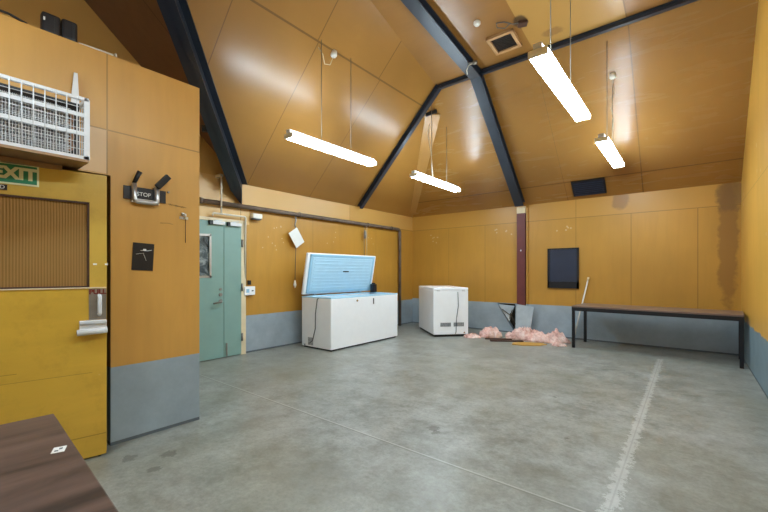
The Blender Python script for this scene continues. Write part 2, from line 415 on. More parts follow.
# ------------------------------------------------------------------ steel frames
def i_beam(p, q, w, h, tf, up=(0,0,1)):
    """I section hanging below the line p-q (its top flange touches the line)"""
    p, q = Vector(p), Vector(q); d = (q-p).normalized(); x = d.cross(Vector(up)).normalized(); n = x.cross(d)
    m = MB()
    m.bar(p-n*tf/2, q-n*tf/2, w, tf, up); m.bar(p-n*(h-tf/2), q-n*(h-tf/2), w, tf, up); m.bar(p-n*h/2, q-n*h/2, tf*1.2, h-2*tf, up)
    return m
BX = -2.76
zc = z_top(YC)
fr = thing('ridge_beam', (BX,YC,0), label='long dark blue steel ridge beam running overhead, bending down to the red column on back wall', cat='steel beam')
L = lambda v: Vector(v)-Vector((BX,YC,0))
i_beam(L((BX,YC-.02,zc-.005)), L((BX,NY+.02,z_top(NY)-.005)), .18, .13, .014).build('beam', M['beam'], fr)
e1 = Vector((BX,YC-.06,zc-.005)); e2 = Vector((BX,BY-.07,WZ+.06))
i_beam(L(e1), L(e2), .18, .13, .014).build('rafter', M['beam'], fr)
MB().box(L((BX,YC-.05,zc-.075)), (.19,.03,.15)).build('splice_plate', M['beam'], fr)
xf = thing('cross_beam', (0,0,0), label='thinner dark steel cross beam running from the left wall slope up and across to the right wall', cat='steel beam')
yb = 5.88
i_beam((XT(yb)+.02,yb,z_top(yb)-.01), (BX-.10,yb,z_top(yb)-.003), .065, .07, .010).build('beam', M['beam'], xf)
i_beam((BX+.10,yb,z_top(yb)-.01), (RX-.01,yb,z_top(yb)-.003), .065, .07, .010).build('beam', M['beam'], xf)
i_beam((LX+.03,yb+.12,z_left(LX+.03)-.01), (XT(yb)+.05,yb,z_left(XT(yb)+.05)-.02), .085, .10, .012).build('rafter', M['beam'], xf)
vb = thing('valley_beam', (LX,3.3,0), label='deep dark blue steel valley beam slanting down to the left wall above the teal door', cat='steel beam')
V = lambda v: Vector(v)-Vector((LX,3.3,0))
p = Vector((LX+.02,3.28,WZ)); q = Vector((XT(YW)-.05,YW+.05,z_top(YW)-.05))
d = (q-p).normalized(); x = d.cross(Vector((0,0,1))).normalized(); n = x.cross(d)
m = MB(); H = .30; W = .17
# tapered I section: the lower end is cut to a point
tip = lambda off, back: p+d*back-n*off
m.prism([V(p-n*0+x*(W/2)), V(p+x*(-W/2)), V(q+x*(-W/2)), V(q+x*(W/2))], -n*.016)
m.prism([V(p-n*.02+x*.007), V(p+d*-.18-n*H+x*.007), V(q-n*H+x*.007), V(q-n*.02+x*.007)], -x*.014)
a0, a1 = p-n*H, q-n*H
m.prism([V(a0-d*.18), V(a0+d*.16+x*W/2), V(a1+x*W/2), V(a1-x*W/2), V(a0+d*.16-x*W/2)], n*.016)
m.build('beam', M['beam'], vb)
MB().box(V(p+d*1.15-n*.20+x*.10), (.05,.16,.08), Euler((0,0,R(-45))).to_matrix()).build('bracket', M['rubber'], vb)

cl = thing('steel_column', (BX,BY-.03,0), label='oxide red steel column standing against the back wall', cat='column')
MB().box((0,.0,1.265), (.17,.05,2.53)).build('shaft', M['column'], cl)
MB().box((0,.0,2.60), (.18,.056,.14)).build('cap', M['cream'], cl, bevel=.003)
MB().box((0,-.03,1.75), (.02,.012,.03)).build('bolt', M['white_metal'], cl)
MB().box((.115,.01,1.33), (.03,.03,2.66)).build('cover_strip', M['back'], cl)

# hip board with cable boxes
hip = [(-3.96,6.44), (-4.12,6.57), (-5.30,7.60), (-5.22,7.70)]
hb = MB()
A = Vector((-3.80,6.20,0)); B_ = Vector((-5.42,7.90,0))
dd = (B_-A).normalized(); nn = Vector((-dd.y, dd.x, 0))
def onc(v, k=.006): return Vector((v.x, v.y, z_ceil(v.x, v.y)-k))
q4 = [onc(A+nn*.15), onc(A-nn*.15), onc(B_-nn*.07), onc(B_+nn*.07)]
hb.prism([tuple(v) for v in q4], (0,0,.012))
o = hb.build('hip_board', M['hip_ply']); tag(o, 'narrow plywood cover board running up the ceiling hip in the far corner', 'board')
o = MB().box((-3.82,6.17,z_ceil(-3.82,6.17)-.05), (.22,.05,.06), Euler((0,R(-20),R(40))).to_matrix()).build('bracket', M['rubber'])
tag(o, 'small dark bracket at top of the hip board beside the cross beam', 'bracket')

# ------------------------------------------------------------------ doors
# door_1 : teal double door on the left wall
d1 = thing('door_1', (LX,2.6,0)); struct(d1); d1['label'] = 'teal double door with wide and narrow leaves and a window'
D = lambda x, y, z: (x, y-2.6, z)
fr = MB()
fr.box(D(.02,3.288,1.04), (.06,.085,2.08)); fr.box(D(.02,2.59,2.085), (.06,1.50,.05)); fr.box(D(.02,1.86,1.05), (.06,.09,2.10))
fr.build('door_frame', M['cream'], d1, bevel=.003)
def leaf(y0, y1, hole=None):
    m = MB(); z0, z1 = .012, 2.055
    if hole:
        a, b, c, e = hole
        m.box(D(.035,(y0+a)/2,(z0+z1)/2), (.045,a-y0,z1-z0)); m.box(D(.035,(b+y1)/2,(z0+z1)/2), (.045,y1-b,z1-z0))
        m.box(D(.035,(a+b)/2,(z0+c)/2), (.045,b-a,c-z0)); m.box(D(.035,(a+b)/2,(e+z1)/2), (.045,b-a,z1-e))
    else: m.box(D(.035,(y0+y1)/2,(z0+z1)/2), (.045,y1-y0,z1-z0))
    return m
lf = leaf(1.91, 2.956, (2.36,2.74,1.24,1.83)).build('door_leaf', M['teal'], d1)
m = MB()
for a in (2.35, 2.75): m.box(D(.06,a,1.535), (.012,.03,.65))
for z in (1.23, 1.84): m.box(D(.06,2.55,z), (.012,.43,.03))
m.build('window_frame', M['alu'], lf)
MB().box(D(.035,2.55,1.535), (.008,.38,.59)).build('pane', M['glass'], lf)
l2 = leaf(2.964, 3.245).build('door_leaf', M['teal'], d1)
l2['label'] = 'narrow teal leaf'
def closer(y):
    m = MB(); m.box(D(.085,y,2.03), (.05,.19,.05), bev=.006)
    return m
c1 = closer(2.86).build('door_closer', M['white_metal'], d1)
MB().box(D(.085,2.745,2.03), (.045,.05,.06)).build('closer_cap', M['rubber'], c1)
MB().bar(D(.09,2.80,2.06), D(.04,2.95,2.085), .014, .014).build('closer_arm', M['alu'], c1)
c2 = closer(3.13).build('door_closer', M['white_metal'], d1)
MB().box(D(.085,3.02,2.03), (.045,.04,.06)).build('closer_cap', M['rubber'], c2)
MB().bar(D(.09,3.06,2.06), D(.04,3.22,2.085), .014, .014).build('closer_arm', M['alu'], c2)
h = MB(); h.tube(round_path([D(.057,2.905,.86), D(.115,2.905,.86), D(.115,2.77,.835)], .02), .011, 10); h.tube([D(.055,2.905,.86), D(.066,2.905,.86)], .03, 16)
h.build('door_handle', M['steel'], d1)
MB().tube([D(.055,2.905,.96), D(.072,2.905,.96)], .026, 16).build('lock', M['steel'], d1)
MB().tube([D(.055,2.905,1.04), D(.066,2.905,1.04)], .02, 16).build('lock', M['steel'], d1)
for z in (.28, 1.06, 1.75): MB().tube([D(.07,3.255,z-.06), D(.07,3.255,z+.06)], .014, 10).build('hinge', M['steel'], d1)
MB().box(D(.066,3.0,.12), (.012,.022,.20)).build('bolt', M['steel'], d1)

# door_2 : yellow storeroom door, ajar by 10 degrees
TH = R(10)
hx, hy = -3.23-.90*math.sin(TH), .887-.90*math.cos(TH)
d2 = thing('door_2', (hx,hy,0), -TH); struct(d2); d2['label'] = 'scuffed yellow storeroom door with ribbed amber window, slightly ajar'
# local: x toward room normal, y along the leaf (0..0.9) ; outer face at x = 0
W, HT = .90, 1.985
m = MB(); T = .04
st = .115
WL = W-.018
m.box((-T/2, (WL+W-st)/2, (1.19+HT)/2), (T,WL-W+st,HT-1.19)); m.box((-T/2, st/2, (1.19+HT)/2), (T,st,HT-1.19))
m.box((-T/2, W/2, (1.785+HT)/2), (T,W-2*st,HT-1.785)); m.box((-T/2-.002, WL/2, (.03+1.19)/2), (T-.004,WL,1.16))
leaf2 = m.build('door_leaf', M['olive'], d2)
MB().box((-.0015,WL/2,.60), (.006,WL-.006,1.175)).build('kick_sheet', M['olive_sheet'], d2)
MB().box((.002,WL/2,1.190), (.012,WL-.004,.008)).build('edge_strip', M['cream'], d2)
MB().box((-.022,W/2,1.4875), (.006,W-2*st,.596)).build('pane', None or M['amber'], d2)
m = MB()
for yy in (st+.006, W-st-.006): m.box((-.012,yy,1.4875), (.018,.012,.596))
m.box((-.012,W/2,1.779), (.018,W-2*st,.012)); m.box((-.012,W/2,1.198), (.018,W-2*st,.012))
m.build('glazing_bead', M['darkwood'], d2)
# pull plate, handle, latch
pl = MB().box((.004,W-.070,1.075), (.004,.098,.215)).build('pull_plate', M['steel'], d2)
text('lettering', 'PULL', .044, M['red_letter'], pl, (.0068,W-.070,1.160), (PI/2,0,PI/2), bold=.002)
h = MB(); h.tube(round_path([(.006,W-.062,1.135),(.05,W-.062,1.135),(.05,W-.062,1.005),(.006,W-.062,1.005)], .018), .012, 10)
h.build('door_handle', M['white_metal'], d2)
lt = MB(); lt.box((.03,W-.097,.955), (.05,.15,.022), bev=.004); lt.box((.022,W-.097,.92), (.035,.15,.07), bev=.004); lt.tube([(.04,W-.185,.887),(.04,W-.018,.895)], .021, 14)
lt = lt.build('latch_housing', M['white_metal'], d2)
MB().tube([(.04,W-.187,.887),(.04,W-.1845,.887)], .009, 10).build('keyhole', M['rubber'], lt)
ds = MB(); ds.box((-.02,W-.06,.024), (.03,.03,.03)); ds.tube([(-.035,W-.06,.012),(-.005,W-.06,.012)], .012, 12)
ds.build('door_stop', M['rubber'], d2)
o = MB().box((.0015,W-.085,1.355), (.003,.022,.012)); o.box((.0015,W-.02,1.355), (.003,.018,.012)); o.build('paper_label', M['paper'], d2)
# EXIT sign on the top rail
ct, sn = math.cos(-TH), math.sin(-TH)
def d2w(x, y, z): return (hx+x*ct-y*sn, hy+x*sn+y*ct, z)
ex = thing('exit_sign', d2w(.002,W-.555,1.85), -TH, label='green EXIT sign with cream border on top rail of the yellow door', cat='sign')
MB().box((.002,0,.068), (.004,.36,.136), bev=.001).build('border', M['cream_sign'], ex)
MB().box((.0045,0,.068), (.002,.34,.114)).build('panel', M['green'], ex)
text('lettering', 'EXIT', .100, M['cream_sign'], ex, (.0062,.066,.068), (PI/2,0,PI/2), bold=.005)
sb = thing('number_plate', d2w(.002,W-.672,1.81), -TH, label='small black plate with one white letter below the EXIT sign', cat='plate')
MB().box((.002,.04,.017), (.004,.22,.034)).build('plate', M['black'], sb)
text('lettering', 'D', .032, M['paper'], sb, (.0048,.128,.017), (PI/2,0,PI/2))

# ------------------------------------------------------------------ cage heater above the yellow door
ht = thing('wall_heater', (PX,.2,2.03), label='white wire-caged heater unit with finned coils mounted above the yellow door', cat='heater')
y0, y1, dx, hh = -.42, .515, .31, .392
m = MB()
for yy in (y0, y1): m.box((dx-.015,yy,hh/2), (.03,.03,hh)); m.box((.02,yy,hh/2), (.03,.03,hh))
for z in (hh, .012):
    m.bar((dx-.01,y0,z), (dx-.01,y1,z), .02, .02)
    for yy in (y0, y1): m.bar((0,yy,z), (dx,yy,z), .02, .02)
m.build('cage_frame', M['white_metal'], ht)
m = MB()
for z in (.285, .165): m.bar((dx-.004,y0,z), (dx-.004,y1,z), .012, .024)
m.build('guard_rail', M['white_metal'], ht)
m = MB(); n_ = 18
for k in range(1, n_): yy = y0+(y1-y0)*k/n_; m.tube([(dx+.002,yy,.02),(dx+.002,yy,hh)], .0032, 6)
for k in range(1, 5): m.tube([(dx*k/5,y1,.02),(dx*k/5,y1,hh)], .003, 6)
for k in range(1, 9): m.tube([(dx-.008,y0,.02+.045*k),(dx-.008,y1,.02+.045*k)], .002, 6)
m.build('guard_wires', M['white_metal'], ht)
m = MB()
for r_ in range(5):
    z = .06+.06*r_
    m.tube([(.235,y0+.05,z),(.235,y1-.09,z)], .009, 10)
    for k in range(95): yy = y0+.06+k*(y1-y0-.16)/95; m.box((.235,yy,z), (.06,.0024,.052))
m.build('finned_coil', M['coil'], ht)
m = MB()
for r_ in range(4): z = .06+.06*r_; m.tube(arc((.235,y1-.09,z+.03), .03, -PI/2, PI/2, 8, lambda a, b: Vector((0,a,b))), .012, 10)
m.build('coil_bend', M['rust'], ht)
MB().box((.10,(y0+y1)/2,hh/2), (.19,y1-y0-.03,hh-.004)).build('back_plate', M['rubber'], ht)
m = MB()
for k in range(64): yy = y0+.02+(y1-y0-.04)*k/63; m.box((dx-.03,yy,.16), (.002,.0035,.30))
for k in range(16): m.box((dx-.028,(y0+y1)/2-.03,.02+.0195*k), (.002,y1-y0-.10,.003))
m.build('fine_mesh', M['white_metal'], ht)
MB().box((dx/2,(y0+y1)/2,-.008), (dx+.01,y1-y0+.02,.016)).build('drip_tray', M['tray'], ht)
MB().prism([(.02,.485,.39),(.02,.540,.39),(.02,.527,.66),(.02,.507,.66)], (.012,0,0)).build('hanging_strap', M['white_metal'], ht)
ta = MB().box((.05,.12,-.035), (.1,.62,.03)).build('mounting_bar', M['tray'], ht)

# ------------------------------------------------------------------ things on the storeroom wall
sp = thing('stop_bracket', (PX,1.16,1.86), label='black STOP strip with grey metal bracket and two black prongs on the storeroom wall', cat='bracket')
MB().box((.006,0,.053), (.008,.30,.10)).build('strip', M['black'], sp)
text('lettering', 'STOP', .042, M['paper'], sp, (.0110,-.012,.05), (PI/2,0,PI/2))
m = MB(); m.tube(round_path([(.035,-.085,.125),(.035,-.085,-.012),(.035,.075,-.012),(.035,.075,.13)], .025), .018, 12)
m.box((.02,-.085,.05), (.03,.034,.14)); m.box((.02,.075,.05), (.03,.034,.14)); m.box((.018,-.005,-.004), (.03,.14,.028))
m.build('frame', M['alu'], sp)
MB().tube([(.035,-.09,.12),(.05,-.075,.165),(.06,-.055,.215)], [.013,.016,.018], 10).build('prong', M['rubber'], sp)
MB().box((.07,.105,.165), (.034,.046,.13), Euler((R(-38),R(10),0)).to_matrix(), .006).build('prong', M['rubber'], sp)
MB().tube([(.005,.17,.10),(.02,.17,.10)], .008, 8).build('screw', M['steel'], sp)

hk = thing('wall_hook', (PX,1.455,1.76), label='small grey metal wall hook with a thin dangling wire near the storeroom wall corner', cat='hook')
MB().box((.004,0,0), (.006,.07,.022)).build('plate', M['alu'], hk)
MB().tube(round_path([(.006,0,0),(.035,0,0),(.035,0,.035)], .012), .007, 8).tube([(.006,-.01,.02),(.012,-.01,.045)], .012, 10).build('peg', M['alu'], hk)
MB().tube([(.012,.012,-.01),(.008,.012,-.21)], .0025, 6).build('wire', M['rubber'], hk)

nb = thing('wall_notice', (PX,1.145,1.31), label='small black notice with pale scribbles pinned on storeroom wall below the STOP strip', cat='notice')
MB().box((.004,0,.11), (.004,.15,.215), Euler((R(-3),0,0)).to_matrix()).build('sheet', M['black'], nb)
m = MB(); m.tube([(.0075,-.02,.16),(.0075,.03,.158),(.0075,.06,.165)], .002, 6); m.tube([(.0075,-.05,.13),(.0075,0,.14),(.0075,.02,.08)], .0016, 6); m.box((.007,.01,.165), (.003,.022,.014))
m.build('scribble', M['paper'], nb)
m = MB(); pts = []
for k in range(60): pts.append((PX+.002, 1.335+k*.0024, 1.862+.008*math.sin(k*1.25)*(.5+.5*math.sin(k*.31))-.0002*k))
sc_ = thing('pencil_scribble', (PX,1.335,1.86), label='faint handwritten pencil scribble on plywood right of the STOP strip', cat='writing')
m = MB(); m.tube([Vector(p_)-Vector((PX,1.335,1.86)) for p_ in pts], .0011, 5).build('scribble', M['darkwood'], sc_)
MB().tube([(.002,-.065,-.16),(.002,-.005,-.155),(.002,.035,-.163)], .0012, 5).build('stroke', M['darkwood'], sc_)

# on top of the storeroom wall
def case(name, y, w, h, label, x=PX-.16):
    e = thing(name, (x,y,PT-.08 if False else 2.92), label=label, cat='case', group=None)
    return e
for (y, w, h, lab) in ((.594,.10,.135,'black case with pale sticker, left of the two on the storeroom wall top'), (.693,.088,.14,'smaller black case at the right end of the pair on the storeroom wall top')):
    e = thing('speaker_case', (PX-.04,y,PT), label=lab, cat='case')
    MB().box((0,0,h/2), (.07,w,h), bev=.015, seg=3).build('shell', M['black'], e)
    MB().box((.0355,.02,h*.5), (.004,.012,h*.8)).build('strap', M['rubber'], e)
    if w > .09: MB().box((.036,-.038,h*.62), (.003,.010,.022)).build('sticker', M['paper'], e)
o = MB().tube([(PX-.03,.745,PT+.010),(PX-.012,.95,PT+.010)], .010, 10).build('conduit_pipe', M['conduit']); tag(o, 'pale pipe offcut lying on top of the storeroom wall', 'pipe')
o = MB().tube([(PX-.012,.966,PT+.002),(PX-.012,.966,PT+.03)], [.010,.007], 10).build('wall_plug', M['conduit']); tag(o, 'tiny cream stub standing on the storeroom wall edge', 'plug')
o = MB().tube([(PX-.03,.20,PT+.02),(PX-.03,.30,PT+.035),(PX-.02,.39,PT+.03),(PX-.02,.475,PT+.008)], .008, 8).build('black_hose', M['rubber']); tag(o, 'black hose arching over the top of the storeroom wall', 'hose')
o = MB().box((PX-.20,.55,PT-.06), (.06,.9,.04)).build('timber_batten', M['conduit']); tag(o, 'pale batten lying behind the cases on the storeroom roof', 'batten')

# ------------------------------------------------------------------ services on the left wall
PR = .036
pw = thing('water_pipe', (LX+.07,2.0,2.33), label='thick weathered pipe along the left wall turning down to the floor near the corner', cat='pipe')
MB().tube(round_path([(0,-.3,0),(0,5.42,0),(0,5.42,-2.33)], .09), PR, 14).build('pipe', M['pipe'], pw)
for y in (.6, 2.38, 4.25, 5.1): MB().tube([(0,y-.02,0),(0,y+.02,0)], PR+.008, 14).box((-.045,y,0), (.05,.03,.05)).build('bracket', M['pipe'], pw)
cw = thing('conduit', (LX+.03,3.1,2.17), label='cream conduit dropping beside the teal door to the switch box', cat='conduit')
MB().tube(round_path([(.12,-.23,.56),(.12,-.23,.0)], .02), .012, 10).build('drop_pipe', M['conduit'], cw)
MB().tube(round_path([(.06,-.33,-.04),(.06,-.33,0),(.06,.20,0),(.0,.22,-1.10)], .03), .014, 10).build('pipe', M['conduit'], cw)
MB().box((-.01,.245,.0-.55), (.01,.02,1.1)).build('saddle_strip', M['pipe'], cw)
MB().box((.055,-.23,.56), (.15,.05,.04)).build('bracket', M['conduit'], cw)
sw = thing('switch_box', (LX,3.39,.93), label='white electrical switch box on left wall right of the teal door', cat='switch')
MB().box((.035,0,.07), (.07,.19,.14), bev=.008).build('housing', M['white'], sw)
MB().box((.073,-.04,.07), (.008,.05,.06), bev=.002).build('rocker', M['liner_dark'], sw)
MB().box((.073,.045,.07), (.006,.03,.02)).build('indicator', M['grey_cord'], sw)
o = MB().box((LX+.015,3.41,1.13), (.03,.055,.07), bev=.006).build('cable_gland', M['rubber']); tag(o, 'small black fitting just above the white switch box', 'fitting')
es = thing('motion_sensor', (LX+.04,3.51,2.155), label='white boxed sensor on left wall just under the thick pipe', cat='sensor')
MB().box((.02,0,.05), (.10,.17,.08), bev=.012).build('housing', M['smoke'], es)
MB().box((.02,0,.004), (.08,.15,.02)).build('lens', M['grey_cord'], es)
# hanging card on a pull cord
hc = thing('pull_cord', (LX+.08,4.28,1.02), label='cord hanging from the pipe with a small white toggle, between teal door and chest freezer', cat='cord')
MB().tube([(0,0,1.27),(.0,.01,.7),(0,-.01,.14)], .006, 8).build('cord', M['string'], hc)
MB().tube([(0,0,1.27),(0,.012,1.21),(0,0,1.16),(0,-.012,1.12),(0,0,1.08)], .014, 8).build('clip', M['steel'], hc)
MB().tube([(0,-.01,.0),(0,-.01,.05),(0,-.01,.13)], [.012,.028,.010], 12).build('toggle', M['paper'], hc)
o = MB().box((0,0,0), (.008,.215,.30), Euler((R(34),0,0)).to_matrix()).build('hanging_card', M['paper'], None, (LX+.10,4.29,1.91)); tag(o, 'blank white card hanging tilted on the cord left of chest freezer', 'card')
h2 = thing('clamped_cord', (LX+.08,6.14,1.5), label='pair of thin cords with a clamp hanging from the pipe behind the open freezer lid', cat='cord')
MB().tube([(0,-.02,.80),(0,-.03,.45),(0,-.02,0)], .006, 8).build('cord', M['string'], h2)
MB().tube([(0,.06,.80),(0,.055,.4),(0,.06,0)], .005, 8).build('cord', M['pale_cord'], h2)
MB().tube([(0,.0,.70),(0,0,.66),(0,0,.56),(0,0,.52)], [.012,.03,.03,.012], 10).build('clamp', M['steel'], h2)
MB().tube([(0,-.02,.80),(0,.06,.80)], .008, 8).build('hook', M['steel'], h2)

# ------------------------------------------------------------------ chest freezer with open lid
cf = thing('chest_freezer', (-4.91,5.17,0), label='large white chest freezer against left wall with its lid open', cat='freezer')
fw, fl, fh = .74, 1.81, .88
m = MB(); z0 = .03
T_ = .06
def rrect(a, b, r_, z):
    out = []
    for k, (sx, sy) in enumerate(((1,1),(-1,1),(-1,-1),(1,-1))):
        for q in range(5):
            an = PI/2*k+PI/2*q/4; out.append((sx*(a-r_)+r_*math.cos(an), sy*(b-r_)+r_*math.sin(an), z))
    return out
loops = [rrect(fw/2, fl/2, .015, z0), rrect(fw/2, fl/2, .015, fh-.03), rrect(fw/2-.006, fl/2-.006, .012, fh-.022), rrect(fw/2-T_, fl/2-T_, .012, fh-.022), rrect(fw/2-T_, fl/2-T_, .012, z0)]
vl = [[m.bm.verts.new(v) for v in lp] for lp in loops]
for a_, b_ in zip(vl, vl[1:]):
    for k in range(20): m.bm.faces.new((a_[k], a_[(k+1) % 20], b_[(k+1) % 20], b_[k]))
m.box((0,0,z0+.03), (fw-.04,fl-.04,.06))
m.build('cabinet', M['white'], cf)
m = MB()
for s_ in (-1, 1):
    m.box((s_*(fw/2-.035),0,fh-.012), (.07,fl,.024), bev=.006); m.box((0,s_*(fl/2-.035),fh-.012), (fw-.02,.07,.024), bev=.006)
m.build('rim', M['liner'], cf)
m = MB()
for s_ in (-1, 1):
    m.box((s_*(fw/2-.072),0,.50), (.012,fl-.15,.68)); m.box((0,s_*(fl/2-.072),.50), (fw-.15,.012,.68))
m.box((0,0,.16), (fw-.15,fl-.15,.012)); m.build('inner_liner', M['liner'], cf)
m = MB(); m.box((0,0,.016), (fw-.06,fl-.06,.032)); m.build('base', M['rubber'], cf)
# lid: hinge on wall side, leaning forward
lid = bpy.data.objects.new('lid', None)
ang = R(11)
def LD(u, y, w):   # u up the lid, w out toward the room from the inner face
    return (-fw/2+.045+u*math.sin(ang)+w*math.cos(ang), y, fh+.02+u*math.cos(ang)-w*math.sin(ang))
rot = Euler((0,ang,0)).to_matrix()
lm = MB(); lm.box(LD(.37,0,-.035), (.05,fl+.01,.74), rot, .014, 3)
lid = lm.build('lid', M['white'], cf)
for s_ in (-1, 1): MB().box(LD(.0,s_*.6,-.05), (.04,.07,.10), rot, .006).build('hinge', M['steel'], lid)
lm = MB()
for (u, y, su, sy) in ((.05,0,.05,1.70),(.70,0,.05,1.70),(.375,.825,.70,.05),(.375,-.825,.70,.05)): lm.box(LD(u,y,-.004), (.028,sy,su), rot, .008)
lm.build('lid_seal', M['liner_dark'], lid)
lm = MB(); lm.box(LD(.375,0,-.002), (.024,1.60,.60), rot, .008)
for k in range(9): lm.box(LD(.12+k*.062,0,.012), (.008,1.50,.012), rot, .003)
lm.build('lid_liner', M['liner'], lid)
MB().box(LD(.42,.05,.018), (.012,.14,.018), rot).build('lid_light', M['rubber'], lid)
MB().tube([(fw/2-.002,-.28,.80),(fw/2+.010,-.28,.80)], .018, 16).build('lock', M['brass'], cf)
MB().box((fw/2+.002,.16,.765), (.008,.028,.11), bev=.003).build('badge', M['grey_cord'], cf)
MB().tube([(fw/2+.002,.16,.79),(fw/2+.012,.16,.79)], .008, 8).build('pilot_light', M['rubber'], cf)
sd = -fl/2
MB().tube([(.08,sd+.02,.875),(.05,sd-.012,.84),(.01,sd-.015,.6),(.005,sd-.015,.35),(-.06,sd-.015,.15),(-.14,sd-.012,.09)], .008, 8).build('power_cord', M['grey_cord'], cf)
MB().box((-.13,sd-.002,.12), (.13,.010,.13), bev=.003).build('side_vent', M['coil'], cf)
MB().tube([(-.28,sd-.001,.05),(-.28,sd-.008,.05)], .012, 10).build('drain_plug', M['grey_cord'], cf)
bc = thing('black_canister', (-5.14,6.01,.881), label='small black container standing on the far rear corner of chest freezer', cat='container')
MB().box((.02,0,.085), (.10,.11,.17), bev=.012, seg=3).build('body', M['black'], bc)
MB().box((.02,0,.182), (.06,.06,.024), bev=.006).build('cap', M['rubber'], bc)

# ------------------------------------------------------------------ small freezer, turned away
rz = math.atan2(.74,.67)-PI/2       # local x axis along near face
near = Vector((-3.985,6.52,0)); ax = Vector((.67,.74,0)).normalized(); ay = Vector((-.74,.67,0)).normalized()
sw_, sl_, sh_ = .73, 1.18, .985
ctr = near+ax*sw_/2+ay*sl_/2
sf = thing('small_freezer', ctr, math.atan2(ax.y, ax.x), label='smaller closed white chest freezer standing askew in the far corner', cat='freezer')
MB().box((0,0,.04+(sh_-.09)/2), (sw_,sl_,sh_-.10), bev=.012, seg=3).build('cabinet', M['white'], sf)
MB().box((0,-.0,sh_-.028), (sw_+.004,sl_+.004,.056), bev=.014, seg=3).build('lid', M['white'], sf)
MB().box((0,0,.022), (sw_-.06,sl_-.06,.044)).build('base', M['rubber'], sf)
yf = -sl_/2
MB().box((.0,yf-.004,.16), (sw_-.22,.008,.22), bev=.002).build('service_panel', M['white'], sf)
for cx in (-.115, .16):
    m = MB()
    m.box((cx,yf-.0085,.245), (.22,.003,.08)); m.build('vent_grille', M['coil'], sf)
    m = MB()
    for k in range(12): m.box((cx-.095+k*.0175,yf-.0108,.245), (.007,.003,.07))
    m.build('vent_slots', M['grey_cord'], sf)
MB().tube([(.14,yf-.01,.90),(.15,yf-.014,.62),(.11,yf-.016,.36),(.10,yf-.018,.10),(.09,yf-.016,.06)], .007, 8).build('power_cord', M['grey_cord'], sf)
MB().tube([(.28,yf-.001,.08),(.28,yf-.012,.08)], .014, 10).build('drain_plug', M['rust'], sf)
for s_ in (-1, 1): MB().box((s_*.26,yf-.012,sh_-.055), (.06,.02,.035), bev=.004).build('hinge', M['white_metal'], sf)

# ------------------------------------------------------------------ long bench table
bt = thing('long_table', (-.487,7.438,0), R(-3.4), label='long low table with brown top and black steel legs against the back wall', cat='table')
tw, tl, thh = .77, 2.16, .72
MB().box((0,0,thh-.012), (tl,tw,.024), bev=.003).build('tabletop', M['bench'], bt)
m = MB()
for s_ in (-1, 1): m.box((0,s_*(tw/2-.02),thh-.054), (tl-.005,.038,.06)); m.box((s_*(tl/2-.02),0,thh-.054), (.038,tw-.005,.06))
m.build('apron', M['black'], bt)
for sx in (-1, 1):
    for sy in (-1, 1): MB().box((sx*(tl/2-.025),sy*(tw/2-.025),(thh-.03)/2), (.045,.045,thh-.03), bev=.003).build('leg', M['black'], bt)

# foreground table
ft = thing('walnut_table', (-1.052,-.10,0), R(-3), label='dark walnut laminate table in the near left foreground', cat='table')
MB().box((0,0,.738), (1.80,.80,.024), bev=.004).build('tabletop', M['walnut'], ft)
m = MB()
for s_ in (-1, 1): m.box((0,s_*.34,.70), (1.66,.03,.05)); m.box((s_*.83,0,.70), (.03,.70,.05))
m.build('apron', M['black'], ft)
for sx in (-1, 1):
    for sy in (-1, 1): MB().box((sx*.83,sy*.34,.35), (.04,.04,.70), bev=.003).build('leg', M['black'], ft)
ms = MB()
ms.prism([(-.002,-.0,.7502-.75)]*0 or [(-.045,-.03,.0),(.045,-.03,.0),(.045,.03,.0),(-.045,.03,.0)], (0,0,.0012))
st_ = thing('sticker', (-1.52,.285,.7502), R(-20), label='small white sticker with dark marks on the walnut table corner', cat='sticker')
MB().box((0,0,.0006), (.046,.032,.0012)).build('paper', M['paper'], st_)
m = MB(); m.box((-.005,.004,.0016), (.010,.008,.0008)); m.box((.009,-.005,.0016), (.008,.009,.0008)); m.build('printed_mark', M['grey_cord'], st_)

# ------------------------------------------------------------------ back wall things
wp_ = thing('wall_panel', (-1.95,BY,.98), label='dark navy panel with black frame mounted on the back wall above the debris', cat='panel')
m = MB(); pw_, ph_ = .57, .79
for s_ in (-1, 1): m.box((s_*(pw_/2-.018),-.018,ph_/2), (.036,.036,ph_))
m.box((0,-.018,ph_-.012), (pw_,.036,.024)); m.box((0,-.018,.065), (pw_,.036,.13))
m.build('frame', M['black'], wp_); MB().box((0,-.012,.45), (pw_-.06,.02,.66)).build('panel', M['navy'], wp_)
# dark vent panel on the lower back slope
cx, y0_, y1_ = -1.46, 7.74, 7.985
pv = Vector((0,y1_-y0_,z_back(y1_)-z_back(y0_))); ang2 = math.atan2(pv.z, pv.y)
mid = Vector((cx,(y0_+y1_)/2,z_back((y0_+y1_)/2)))
nv = Vector((0,math.sin(ang2),-math.cos(ang2)))
rm = Euler((ang2,0,0)).to_matrix()
sv = thing('slope_vent', mid, label='black rectangular vent at the foot of the sloping ceiling above back wall', cat='vent')
MB().box(nv*.018, (.55,pv.length,.04), rm, .004).build('frame', M['black'], sv)
m = MB()
for k in range(7): m.box(nv*.042+rm@Vector((0,-pv.length/2+.05+k*.042,0)), (.49,.016,.012), rm)
m.build('slats', M['navy'], sv)
